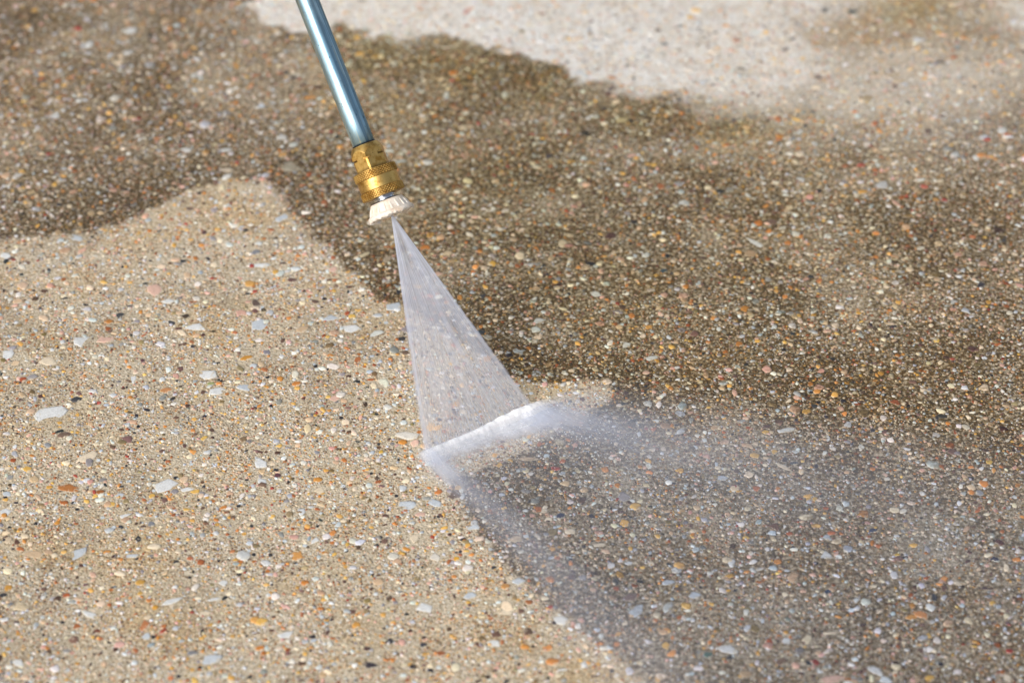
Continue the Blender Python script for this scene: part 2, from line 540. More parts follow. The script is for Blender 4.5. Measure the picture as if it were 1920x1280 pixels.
# stones one can pick out in the photograph: place, width and height as seen, tone, tilt, flaky
SPOT = [(312, 911, 44, 21, W_, -14, 1), (350, 918, 24, 8, W_, -4, 1), (367, 923, 17, 10, YE, -12, 1), (225, 928, 13, 12, BW, 20, 1), (285, 930, 13, 9, YE, 0, 0),
  (209, 945, 16, 9, YE, 0, 1), (233, 967, 24, 8, W_, -18, 1), (284, 982, 14, 10, GY, -10, 0), (269, 987, 12, 6, DB, 0, 0), (289, 1024, 27, 10, CR, -8, 0),
  (419, 952, 15, 7, OR, -14, 0), (425, 961, 11, 6, BR, 0, 0), (387, 982, 10, 7, BR, -20, 0), (349, 955, 14, 6, YE, 0, 1), (288, 902, 10, 4, BK, -6, 0), (227, 913, 10, 5, BK, -10, 0),
  (480, 473, 18, 10, GY, -8, 0), (225, 591, 15, 11, (52, 56, 62), -25, 0), (121, 560, 13, 6, BK, 0, 0), (292, 542, 30, 22, PK, 20, 1), (488, 610, 30, 20, BW, 10, 1), (485, 497, 34, 7, W_, -2, 1),
  (529, 409, 32, 11, BW, -22, 1), (153, 641, 30, 20, W_, -25, 1), (199, 635, 28, 24, PK, 20, 1), (15, 665, 24, 18, W_, -10, 1), (89, 677, 27, 21, CR, -20, 1), (365, 613, 36, 17, W_, 12, 1),
  (315, 564, 23, 9, W_, -4, 1), (463, 671, 25, 9, (196, 136, 44), -10, 0), (556, 720, 18, 9, OR, -6, 0), (43, 711, 15, 9, (172, 78, 40), 0, 0), (408, 734, 33, 14, W_, -10, 1), (461, 726, 30, 14, BW, -16, 1),
  (627, 747, 26, 15, PK, 0, 1), (386, 701, 46, 18, W_, 10, 1), (249, 711, 14, 12, W_, 0, 1), (310, 732, 27, 9, (190, 130, 80), 0, 1), (144, 446, 34, 10, BW, 10, 1), (11, 480, 30, 10, W_, 0, 1),
  (396, 720, 15, 6, (150, 160, 100), -5, 0), (620, 597, 32, 12, BW, 4, 1), (268, 676, 10, 9, MR, 0, 1), (97, 777, 60, 30, W_, -8, 1), (490, 869, 29, 18, W_, 10, 1), (490, 904, 19, 14, W_, 14, 1),
  (521, 893, 13, 11, MR, 0, 0), (169, 856, 38, 20, CR, -10, 1), (52, 879, 19, 11, YE, 0, 0), (128, 915, 48, 13, (178, 110, 50), 4, 1), (188, 923, 17, 9, (150, 88, 34), 0, 0), (12, 926, 15, 12, BW, 10, 1),
  (8, 957, 26, 14, W_, -15, 1), (145, 1037, 42, 24, BW, -28, 1), (67, 1036, 40, 15, (204, 176, 142), -4, 1), (245, 1041, 27, 8, BW, 0, 1), (329, 1053, 12, 7, BK, 0, 0), (591, 1012, 21, 16, W_, -18, 1),
  (41, 1137, 29, 18, (226, 206, 170), 0, 1), (171, 1153, 33, 16, W_, 28, 1), (273, 1193, 19, 16, BW, 0, 1), (536, 1189, 29, 17, W_, -20, 1), (395, 1234, 36, 17, BW, -18, 1), (264, 1092, 21, 12, (196, 148, 60), 0, 0),
  (125, 1116, 16, 9, (176, 84, 36), 10, 0), (420, 1091, 15, 12, W_, 0, 1), (361, 1224, 20, 9, GY, -4, 0), (6, 1116, 15, 10, BK, 0, 0), (16, 1101, 18, 11, (206, 148, 56), 0, 1), (143, 1175, 15, 10, (166, 90, 40), 0, 1),
  (181, 1183, 15, 9, (110, 58, 40), 0, 1), (34, 1241, 23, 15, W_, 30, 1), (488, 1214, 19, 10, OR, -8, 0), (384, 1149, 25, 10, CR, -8, 1), (325, 1127, 38, 12, W_, -20, 1), (401, 1123, 30, 7, W_, -8, 1),
  (766, 947, 36, 13, BW, 5, 1), (818, 942, 26, 15, BW, 0, 1), (788, 963, 22, 10, PK, 0, 1), (708, 904, 15, 9, RU, -10, 1), (778, 1008, 17, 22, CR, 30, 1), (887, 989, 23, 10, BW, -8, 1), (797, 1140, 36, 17, W_, 12, 1),
  (947, 1148, 24, 12, CR, -6, 1), (948, 1100, 19, 11, (196, 140, 76), 0, 0), (855, 1047, 13, 9, (232, 170, 40), 0, 0), (973, 1091, 28, 15, BW, 0, 1), (883, 1116, 24, 10, BW, -8, 1), (1050, 1163, 26, 15, W_, 14, 1),
  (928, 1205, 24, 14, W_, 0, 1), (794, 1209, 14, 9, (42, 48, 62), 4, 0), (827, 1225, 17, 12, RU, -8, 1), (1028, 1215, 19, 12, (212, 140, 76), 0, 1), (1070, 997, 22, 10, CR, -4, 0), (1020, 957, 15, 8, CR, 0, 0),
  (1051, 967, 17, 11, NV, 0, 0), (1055, 887, 13, 12, BW, 40, 1), (990, 859, 42, 7, (214, 190, 160), 0, 1), (937, 871, 13, 10, YE, 0, 1), (1179, 1056, 15, 12, W_, -20, 1), (1253, 1092, 26, 8, BW, 0, 1),
  (1195, 1145, 32, 18, BW, -38, 1), (1248, 1210, 17, 14, YE, -30, 1), (1125, 1022, 24, 8, CR, 0, 1), (1170, 930, 27, 16, (160, 154, 156), 0, 1), (1180, 1120, 27, 14, (120, 96, 92), -10, 1),
  (1548, 1041, 25, 17, W_, -22, 1), (1637, 994, 17, 9, NV, -6, 0), (1552, 1109, 12, 11, (40, 56, 84), 20, 1), (1481, 1000, 13, 8, (176, 90, 50), 0, 0), (1451, 986, 25, 13, (112, 78, 66), 8, 1), (1681, 1005, 12, 6, W_, 0, 0),
  (1364, 1218, 38, 16, W_, 4, 1), (1303, 1115, 16, 20, BW, 40, 1), (1709, 1157, 21, 9, (222, 158, 80), -8, 1), (1861, 1131, 12, 9, YE, 0, 0), (1561, 1187, 30, 5, CR, -2, 1), (1473, 1201, 15, 12, W_, -20, 1),
  (1328, 1227, 19, 12, GN, 0, 0), (1640, 1255, 38, 15, W_, 20, 1), (1562, 1272, 38, 16, PK, -8, 1), (1744, 1270, 19, 12, YE, 0, 0), (1850, 1104, 32, 7, (70, 48, 52), 0, 1), (1889, 1270, 24, 12, CR, 24, 1),
  (1550, 1006, 9, 20, BW, -60, 1), (1795, 1094, 20, 7, CR, 24, 1), (1459, 916, 10, 8, OR, 0, 0), (1516, 934, 10, 8, YE, 10, 0), (1528, 935, 11, 9, YE, 0, 0), (1471, 807, 34, 12, W_, -14, 1), (1469, 875, 30, 7, CR, 24, 1),
  (1354, 896, 21, 11, BW, 8, 1), (1392, 790, 15, 8, (158, 162, 162), 0, 1), (1339, 803, 14, 8, TA, 0, 0), (1436, 810, 13, 8, YE, 0, 0), (1452, 847, 11, 9, YE, 0, 0), (1487, 868, 18, 6, (56, 66, 78), 0, 1),
  (1283, 380, 23, 13, BW, 0, 1), (1117, 551, 24, 12, W_, 18, 1), (1009, 601, 25, 12, W_, -8, 1), (1176, 647, 17, 11, W_, 0, 1), (1220, 672, 21, 11, W_, -22, 1), (1055, 456, 17, 17, CR, 0, 0), (1245, 509, 15, 9, (50, 74, 88), 0, 0),
  (1386, 645, 15, 9, (190, 122, 50), 0, 0), (1406, 475, 26, 13, (190, 160, 128), 0, 1), (1419, 456, 44, 8, W_, 24, 1), (972, 658, 19, 12, BW, -8, 1), (819, 514, 22, 7, PK, 0, 1), (737, 573, 30, 17, BW, 0, 1), (660, 616, 38, 12, W_, 0, 1),
  (624, 505, 26, 12, PK, -6, 1), (916, 632, 22, 9, (186, 184, 176), 20, 1), (726, 486, 19, 13, (190, 176, 156), -30, 1), (797, 464, 22, 9, OR, -10, 1), (765, 817, 44, 20, (226, 222, 212), 20, 1),
  (546, 314, 40, 20, (186, 180, 164), 0, 1), (240, 98, 26, 12, W_, 0, 1), (168, 84, 16, 14, W_, 0, 0), (246, 58, 22, 10, W_, 0, 1), (422, 282, 24, 10, W_, 0, 1), (350, 282, 18, 11, W_, 20, 1), (529, 258, 20, 10, W_, 0, 1),
  (424, 318, 28, 10, (220, 206, 186), 0, 1), (103, 218, 18, 13, W_, 0, 1), (232, 72, 22, 9, TA, 0, 1), (820, 240, 26, 10, (170, 160, 140), 0, 1), (852, 138, 20, 9, (202, 118, 30), 0, 0), (838, 178, 10, 9, W_, 0, 0), (1280, 380, 12, 9, W_, 0, 0),
  (1166, 226, 22, 9, (210, 196, 160), 0, 1), (1330, 190, 14, 9, W_, 0, 0), (1880, 245, 18, 12, W_, 0, 0), (1830, 296, 14, 10, W_, 0, 0), (1660, 280, 22, 10, CR, -8, 1), (870, 240, 20, 10, CR, 0, 1), (936, 250, 20, 9, (150, 140, 110), 0, 1)]
SPOT = [s for s in SPOT]
big = []     # (x, y, D, aspect, rot, tone, flaky)
for (u, v, w, h, t, a, fl) in SPOT:
    c = ground_pt(u, v)
    du = math.cos(math.radians(a)); dv = math.sin(math.radians(a))
    # the two axes as seen, laid back onto the ground
    e1 = (ground_pt(u + du * w / 2, v + dv * w / 2) - c)[:2]
    e2 = (ground_pt(u - dv * h / 2, v + du * h / 2) - c)[:2]
    D = 2 * np.linalg.norm(e1); asp = abs(e1[0] * e2[1] - e1[1] * e2[0]) * 4 / (D * D)
    big.append((c[0], c[1], D * 1.04, min(max(asp, .25), 1.8), math.atan2(e1[1], e1[0]), lin(np.array(t) * .88 + np.array((200, 180, 150)) * .10), fl, .5))

# random stones
def throw(n):
    return np.c_[rng.uniform(REG[0], REG[1], n), rng.uniform(REG[2], REG[3], n)]
AREA = (REG[1] - REG[0]) * (REG[3] - REG[2])
for b in big:
    mark(b[:2], b[2] * .5 * max(1, b[3]) * .9)
nb = int(AREA * 1500)
Pb = throw(nb); Pb = Pb[~occupied(Pb)]
Db = 0.0046 + rng.exponential(0.0011, len(Pb)); Db = np.minimum(Db, 0.0078)
order = np.argsort(-Db)
keep = []
for i in order:
    if not occupied(Pb[i:i + 1])[0]:
        mark(Pb[i], Db[i] * .48); keep.append(i)
Pb, Db = Pb[keep], Db[keep]
Tb = pick_tones(len(Pb), .15)
Ab = rng.uniform(.5, 1.0, len(Pb)); Rb = rng.uniform(0, np.pi, len(Pb)); Fb = rng.random(len(Pb)) < .5

# the 300 stones that show largest become parts of their own
visb = visible(Pb)
cand = np.where(visb)[0][:max(0, 300 - len(big))]
rest = np.setdiff1d(np.arange(len(Pb)), cand)
for i in cand:
    big.append((Pb[i, 0], Pb[i, 1], Db[i], Ab[i], Rb[i], Tb[i], Fb[i], rng.uniform(.3, .9)))

for (x, y, D, asp, rot, tone, fl, df) in big:
    m = int(rng.integers(5, 8)) if fl else 9
    if fl:
        lev = [(1.0, -1), (0.97, .55), (.88, .95), (.45, 1.0)]; jt = .36; hh = rng.uniform(.00012, .00028)
    else:
        lev = [(1.0, -1), (.98, .45), (.80, .85), (.45, 1.04)]; jt = .14; hh = min(.0009, D * rng.uniform(.06, .12))
    W = stone_verts(1, np.array([D]), np.array([asp]), np.array([rot]), np.array([hh]), 1 + rng.uniform(-jt, jt, (1, m)), lev)[0]
    ft = stone_faces(m, len(lev))
    me = mesh_np('stone_chip' if fl else 'pebble', W, np.array([i for f in ft for i in f]), np.array([len(f) for f in ft]))
    s = stains(np.array([[x, y]])); s[0, 0] *= df; s[0, 3] *= .4
    set_attr(me, 'stain', np.repeat(s, len(W), 0))
    rim = np.repeat([0.0, .35, .7, 1.0], m)
    set_attr(me, 'tone', np.c_[np.repeat(np.array([tone]), len(W), 0), rim])
    me.materials.append(M_STONE)
    o = bpy.data.objects.new('stone_chip' if fl else 'pebble', me)
    COL.objects.link(o)
    o.location = (x, y, float(ground_z(np.array([[x, y]]))[0]))
    o.parent = ground

L3 = [(1.0, -1), (.97, .5), (.70, 1.0)]
L2 = [(1.0, -1), (.80, 1.0)]
o = build_mass('coarse_pebbles', Pb[rest], Db[rest], Tb[rest], Ab[rest], Rb[rest], np.minimum(.0008, Db[rest] * rng.uniform(.05, .11, len(rest))), 7, L3, .24, M_STONE, rng.uniform(.3, .95, len(rest)))
o['kind'] = 'stuff'
nm = int(AREA * 20000)
Pm = throw(nm); Pm = Pm[~occupied(Pm)]; Pm = Pm[rng.random(len(Pm)) < .5 + 1.1 * (vnoise(Pm, 24, 35) - .28)]
Dm = rng.uniform(.0027, .0031, len(Pm)) + rng.exponential(.0006, len(Pm)); Dm = np.minimum(Dm, .0055)
for i in range(len(Pm)):
    mark(Pm[i], Dm[i] * .42)
o = build_mass('small_pebbles', Pm, Dm, pick_tones(len(Pm), .08), rng.uniform(.5, 1, len(Pm)), rng.uniform(0, np.pi, len(Pm)), Dm * rng.uniform(.05, .12, len(Pm)), 6, L3, .26, M_STONE, rng.random(len(Pm)) ** 1.4 * 1.0)
o['kind'] = 'stuff'
nf = int(AREA * 80000)
Pf = throw(nf); Pf = Pf[~occupied(Pf)]; Pf = Pf[rng.random(len(Pf)) < .55 + .9 * (vnoise(Pf, 32, 31) - .25)]
Df = rng.uniform(.0017, .0027, len(Pf))
o = build_mass('fine_pebbles', Pf, Df, pick_tones(len(Pf), .06), rng.uniform(.5, 1, len(Pf)), rng.uniform(0, np.pi, len(Pf)), Df * rng.uniform(.06, .14, len(Pf)), 6, L2, .18, M_GRAIN, rng.random(len(Pf)) ** 1.1 * 1.15)
o['kind'] = 'stuff'
ng = int(AREA * 230000)
Pg = throw(ng); Pg = Pg[visible(Pg, 130)]; Pg = Pg[~occupied(Pg)]; Pg = Pg[rng.random(len(Pg)) < .30 + 1.3 * (vnoise(Pg, 34, 33) - .25)]
Dg = rng.uniform(.0010, .0017, len(Pg))
o = build_mass('sand_grains', Pg, Dg, pick_tones(len(Pg), .12), rng.uniform(.55, 1, len(Pg)), rng.uniform(0, np.pi, len(Pg)), Dg * rng.uniform(.07, .17, len(Pg)), 5, L2, .2, M_GRAIN, rng.random(len(Pg)) * 1.25)
o['kind'] = 'stuff'
print('stones', len(big), len(rest), len(Pm), len(Pf), len(Pg))

# ------------------------------------------------------------------ the lance
KMM = FOCUS / FPX                       # metres per photograph pixel at the lance's distance
APEX = CAM + ray(735.0, 404.0) * FOCUS
axis = -RIGHT * 0.366 + UP * 0.9306
axis /= np.linalg.norm(axis)
Zv = Vector(axis); Yv = Vector(FWD); Xv = Yv.cross(Zv)
lance = bpy.data.objects.new('spray_lance', None)
COL.objects.link(lance)
lance.matrix_world = Matrix(((Xv.x, Yv.x, Zv.x, APEX[0]), (Xv.y, Yv.y, Zv.y, APEX[1]), (Xv.z, Yv.z, Zv.z, APEX[2]), (0, 0, 0, 1)))
lance.empty_display_size = .02
lance['label'] = 'zinc plated pressure washer lance with knurled brass coupling and white nozzle'
lance['category'] = 'spray lance'

MM = 0.001
S_END = 38.6                              # mm from tube end to the nozzle's lower rim

def part(name, me, mat, parent):
    me.materials.append(mat)
    o = bpy.data.objects.new(name, me)
    COL.objects.link(o)
    o.parent = parent
    return o

def surf(name, zs, nth, rfun, cap=True):
    """closed skin r(z, theta) in mm; zs run downwards from the tube end (s)"""
    zs = np.asarray(zs, float)
    th = np.arange(nth) * 2 * np.pi / nth
    S, T = np.meshgrid(zs, th, indexing='ij')
    R = rfun(S, T)
    V = np.stack([R * np.cos(T), R * np.sin(T), S_END - S], -1).reshape(-1, 3) * MM
    loops, sizes = [], []
    for i in range(len(zs) - 1):
        a = i * nth + np.arange(nth); b = i * nth + (np.arange(nth) + 1) % nth
        q = np.stack([a, a + nth, b + nth, b], -1)
        loops.append(q.ravel()); sizes += [4] * nth
    if cap:
        loops.append(np.arange(nth)); sizes.append(nth)
        loops.append((len(zs) - 1) * nth + np.arange(nth)[::-1]); sizes.append(nth)
    return mesh_np(name, V, np.concatenate(loops), np.array(sizes))

def sharp(o, ang=35):
    me = o.data
    me.set_sharp_from_angle(angle=math.radians(ang))
    return o

# materials
def zinc_material():
    k = NT('zinc_plated_steel')
    co = k.coord('Object')
    st = k.mapping(co, (900, 900, 30))
    n = k.noise(1.0, 4, .6, st)
    cl = k.noise(60, 4, .6, k.mapping(co, (3, 3, .5)))
    base = k.mix(k.ss(cl, .35, .7), lin((138, 174, 196)), lin((172, 200, 212)))
    base = k.mix(k.mul(k.ss(n, .5, .75), .5), base, lin((214, 208, 170)))
    spk = k.ss(k.noise(800, 2, .5, k.mapping(co, (1, 1, .45))), .67, .72)
    base = k.mix(k.mul(spk, .8), base, lin((40, 58, 76)))
    scuff = k.ss(k.noise(70, 6, .7, k.mapping(co, (2, 2, .7))), .50, .62)
    base = k.mix(k.mul(scuff, .4), base, lin((120, 138, 146)))
    line = k.noise(1.0, 3, .6, k.mapping(co, (520, 520, 4)))
    base = k.mix(k.mul(k.ss(line, .52, .58), .6), base, lin((74, 108, 132)))
    base = k.mix(k.mul(k.ss(line, .44, .38), .35), base, lin((206, 204, 172)))
    rough = k.add(.34, k.mul(n, .26))
    return k.surface(k.bsdf(Base_Color=base, Metallic=1.0, Roughness=rough, Normal=k.bump(k.add(n, line), .22, .0002)))

def brass_material(name, tarnish=1.0):
    k = NT(name)
    co = k.coord('Object')
    n1 = k.noise(190, 5, .65, co)
    n2 = k.noise(520, 4, .6, co)
    base = k.mix(k.ss(n1, .42, .68), lin((206, 172, 104)), lin((166, 126, 60)))
    base = k.mix(k.mul(k.ss(n2, .58, .72), .65 * tarnish), base, lin((120, 74, 26)))
    pit = k.ss(k.noise(950, 2, .5, co), .68, .74)
    base = k.mix(k.mul(pit, .7 * tarnish), base, lin((46, 30, 14)))
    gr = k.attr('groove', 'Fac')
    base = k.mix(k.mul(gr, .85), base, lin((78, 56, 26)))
    rough = k.add(.30, k.mul(n1, .22))
    return k.surface(k.bsdf(Base_Color=base, Metallic=1.0, Roughness=rough, Normal=k.bump(n2, .15, .0002)))

def plain(name, rgb, rough, metal=0.0, scale=400, amt=.15, bump=.1, sss=0.0):
    k = NT(name)
    n = k.noise(scale, 4, .6, k.coord('Object'))
    c = k.mix(n, lin(rgb) * (1 - amt), np.minimum(lin(rgb) * (1 + amt), .9))
    return k.surface(k.bsdf(Base_Color=c, Metallic=metal, Roughness=rough, Normal=k.bump(n, bump, .0003), Subsurface_Weight=sss, Subsurface_Scale=.002))

def nozzle_material():
    k = NT('worn_white_plastic')
    co = k.coord('Object')
    n = k.noise(240, 5, .65, co); n2 = k.noise(900, 3, .6, co)
    c = k.mix(k.ss(n, .45, .72), lin((228, 220, 208)), lin((210, 190, 168)))
    c = k.mix(k.mul(k.ss(n2, .62, .74), .5), c, lin((170, 134, 104)))
    return k.surface(k.bsdf(Base_Color=c, Roughness=.42, Normal=k.bump(n2, .2, .0004)))

M_ZINC, M_BRASS, M_BRASS2 = zinc_material(), brass_material('tarnished_brass'), brass_material('knurled_brass', .5)
M_NOZ = nozzle_material()
M_STEEL = plain('bright_steel', (180, 186, 194), .18, 1.0)
M_RUB = plain('black_seal', (24, 20, 20), .5)

# tube (reaches up out of the frame to where the trigger would be), with its welded seam
TUBE_R = 42.6 * KMM / 2 * 1000
def tube_r(S, T):
    seam = np.exp(-((((T - math.radians(292) + np.pi) % (2 * np.pi)) - np.pi) / .05) ** 2)
    return TUBE_R - 0.12 * seam
o = part('tube', surf('tube', np.linspace(-620, 4.0, 40), 96, tube_r), M_ZINC, lance)
o = part('seal_ring', surf('seal_ring', [-.35, -.35, .5, .5], 64, lambda S, T: np.where(True, TUBE_R + .35, 0) + 0 * S), M_RUB, lance)

# brass hexagon body: flats cut by a chamfer cone, a groove and a turned lower end
def hex_r(S, T):
    t = (T - math.radians(270 - 7)) % (np.pi / 3)
    hexr = 8.05 / np.cos(t - np.pi / 6)
    cap = np.interp(S, [0.2, 0.25, 2.4, 5.4, 6.6, 6.65, 7.5, 7.55, 13.6, 14.5], [6.5, 6.9, 8.05, 9.45, 9.45, 8.3, 8.3, 8.98, 8.98, 8.98])
    return np.minimum(hexr, cap)
zs = np.concatenate([np.linspace(.2, 1.2, 5), np.linspace(1.35, 6.6, 30), [6.65, 7.0, 7.5, 7.55], np.linspace(8, 14.5, 8)])
hx = surf('hexagon_body', zs, 240, hex_r)
sz_ = np.repeat(zs, 240)
set_attr(hx, 'groove', np.where((sz_ > 6.62) & (sz_ < 7.52) & (hex_r(sz_, np.tile(np.arange(240) * 2 * np.pi / 240, len(zs))) > 8.28), .8, 0) + .9 * sstep(sz_, 11.6, 13.4), 'FLOAT')  # shade of the corner notches and the gap by the collar, painted in
o = sharp(part('hexagon_body', hx, M_BRASS, lance), 24)

# locking collar with two knurled bands
def collar_r(S, T):
    return np.interp(S, [13.4, 13.45, 17.6, 17.9, 18.1, 23.2, 23.4, 23.7, 27.7, 27.75], [9.3, 10.85, 10.9, 10.7, 10.72, 10.72, 10.7, 10.9, 10.85, 7.0])
zs = [13.4, 13.45, 14.5, 16, 17.6, 17.9, 18.1, 19, 20, 21, 22, 23.2, 23.4, 23.7, 25, 26.5, 27.7, 27.75]
collar = sharp(part('locking_collar', surf('locking_collar', zs, 128, collar_r), M_BRASS, lance), 30)
def knurl(s0, s1):
    nd, nth = 40, 40 * 8
    zz = np.linspace(s0, s1, 41)
    def f(S, T):
        a = T * nd / (2 * np.pi); b = (S - s0) / 1.5
        t1 = np.abs(((a + b) % 1) - .5) * 2; t2 = np.abs(((a - b) % 1) - .5) * 2
        hgt = np.minimum(t1, t2) * 1.0
        edge = np.clip(np.minimum(S - s0, s1 - S) / .25, 0, 1)
        hgt = np.minimum(hgt, edge * .6)
        return 10.75 + hgt
    me = surf('knurled_band', zz, nth, f, cap=False)
    co_ = np.empty(len(me.vertices) * 3, np.float32); me.vertices.foreach_get('co', co_); co_ = co_.reshape(-1, 3)
    rr = np.hypot(co_[:, 0], co_[:, 1]) * 1000
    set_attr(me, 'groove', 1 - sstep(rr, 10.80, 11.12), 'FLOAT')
    return me
for a, b in ((13.5, 17.8), (23.5, 27.7)):
    kb = part('knurled_band', knurl(a, b), M_BRASS2, collar)
    kb.data.polygons.foreach_set('use_smooth', np.zeros(len(kb.data.polygons), bool))

# steel plug of the nozzle, seen in the gap under the collar
def stem_r(S, T):
    base = np.interp(S, [26, 28.6, 28.7, 29.6, 29.65, 31.2], [5.6, 5.6, 4.7, 4.7, 5.9, 5.9])
    flat = 5.0 / np.maximum(np.cos(((T + .4) % (np.pi / 2)) - np.pi / 4), .3)
    return np.where(S < 28.65, np.minimum(base, flat), base)
sharp(part('nozzle_plug', surf('nozzle_plug', [26, 27, 28.0, 28.6, 28.7, 29.2, 29.6, 29.65, 30.4, 31.2], 96, stem_r), M_STEEL, lance), 30)
part('black_washer', surf('black_washer', [29.9, 29.9, 30.5, 30.5], 64, lambda S, T: 6.9 + 0 * S), M_RUB, lance)

# white nozzle: inner body, top plate, flared skirt rim and fins
def rn(T, seed, nn=48):
    r = np.random.default_rng(seed).random(nn)
    q = (T / (2 * np.pi) * nn) % nn
    i = q.astype(int); f = q - i
    return r[i % nn] * (1 - f) + r[(i + 1) % nn] * f - .5
def noz_r(S, T):
    base = np.interp(S, [30.3, 30.5, 31.0, 33.5, 35.8, 36.2, 36.7, 38.0, 38.6], [6.4, 8.3, 8.75, 9.6, 10.5, 11.6, 12.05, 12.0, 11.4])
    rough = np.clip((S - 36.6) / 1.5, 0, 1)
    return base + rough * (rn(T, 5, 90) * .6 + rn(T + S * .4, 6, 150) * .45)
zs = np.concatenate([[30.3, 30.5, 31.0], np.linspace(31.8, 36.2, 8), [36.5, 36.7, 37.1, 37.6, 38.0, 38.3, 38.6]])
me = surf('nozzle', zs, 220, noz_r)
noz = sharp(part('nozzle', me, M_NOZ, lance), 50)
for v in me.vertices:                              # crumbled lower lip
    if v.co.z < .0009:
        a = math.atan2(v.co.y, v.co.x)
        v.co.z += float(rn(np.array([a]), 9, 70)[0]) * .0008
fin_me = None
NF = 18
for i in range(NF):
    a = 2 * np.pi * i / NF + .07
    bm = bmesh.new()
    prof = [(8.0, 31.3), (8.9, 31.5), (10.0, 33.3), (11.3, 36.6), (9.0, 36.6)]
    w0 = .48
    vs = []
    for sgn in (-1, 1):
        vs.append([bm.verts.new((r * MM, sgn * w0 * (1.25 - .3 * (j in (1, 2, 3))) * MM, (S_END - s) * MM)) for j, (r, s) in enumerate(prof)])
    bm.faces.new(vs[0][::-1]); bm.faces.new(vs[1])
    for j in range(len(prof)):
        q = (j + 1) % len(prof)
        bm.faces.new((vs[0][j], vs[0][q], vs[1][q], vs[1][j]))
    bmesh.ops.recalc_face_normals(bm, faces=bm.faces)
    bmesh.ops.bevel(bm, geom=[e for e in bm.edges], offset=.12 * MM, segments=1, affect='EDGES')
    if fin_me is None:
        fin_me = bpy.data.meshes.new('fin')
        bm.to_mesh(fin_me)
        fin_me.materials.append(M_NOZ)
        break
for i in range(NF):
    o = bpy.data.objects.new('fin', fin_me)
    COL.objects.link(o)
    o.rotation_euler = (0, 0, 2 * np.pi * i / NF)
    o.parent = noz
bm.free()

# ------------------------------------------------------------------ the water
P1 = ground_pt(793, 858); PE = ground_pt(1008, 771)
Ldir = (PE - P1)[:2]; LEN = float(np.linalg.norm(Ldir)); Ldir = Ldir / LEN
water = bpy.data.objects.new('water_jet', None)
COL.objects.link(water)
ang = math.atan2(Ldir[1], Ldir[0])
water.location = (P1[0], P1[1], 0)
water.rotation_euler = (0, 0, ang)
water['label'] = 'flat fan of white water blasting from the nozzle onto the concrete'
water['category'] = 'water jet'
wm = Matrix.Translation((P1[0], P1[1], 0)) @ Matrix.Rotation(ang, 4, 'Z')
wmi = np.array(wm.inverted())
def wloc(p):
    return (wmi @ np.append(p, 1.0))[:3]
apex_l = wloc(APEX - axis * .0002)

# fan: a thin wedge of water, thickness growing towards the ground
NU, NVV = 60, 60
A = apex_l
def fan_pt(u, v, side):
    a0 = A + np.array([(u - .5) * .0012, 0, 0])
    g0 = np.array([u * LEN, 0, 0.0004])
    p = a0 * (1 - v) + g0 * v
    th = .0009 + .0030 * v
    th *= (1 - abs(2 * u - 1) ** 4 * .8)
    nrm = np.cross(g0 - A, np.array([1.0, 0, 0])); nrm /= np.linalg.norm(nrm)
    return p + nrm * th * .5 * side
verts, uvs, faces = [], [], []
for side in (1, -1):
    for j in range(NVV + 1):
        for i in range(NU + 1):
            verts.append(fan_pt(i / NU, j / NVV, side)); uvs.append((i / NU, j / NVV))
off = (NU + 1) * (NVV + 1)
for j in range(NVV):
    for i in range(NU):
        a = j * (NU + 1) + i
        faces.append((a, a + 1, a + NU + 2, a + NU + 1))
        faces.append((off + a, off + a + NU + 1, off + a + NU + 2, off + a + 1))
for j in range(NVV):
    a = j * (NU + 1); b = a + NU
    faces.append((a, a + NU + 1, off + a + NU + 1, off + a)); faces.append((b, off + b, off + b + NU + 1, b + NU + 1))
for i in range(NU):
    a = i; b = NVV * (NU + 1) + i
    faces.append((a, off + a, off + a + 1, a + 1)); faces.append((b, b + 1, off + b + 1, off + b))
fme = bpy.data.meshes.new('fan')
fme.from_pydata([tuple(v) for v in verts], [], faces)
set_attr(fme, 'flow', np.array([(u, v, 0, 1) for u, v in uvs]))
fme.polygons.foreach_set('use_smooth', np.ones(len(fme.polygons), bool))

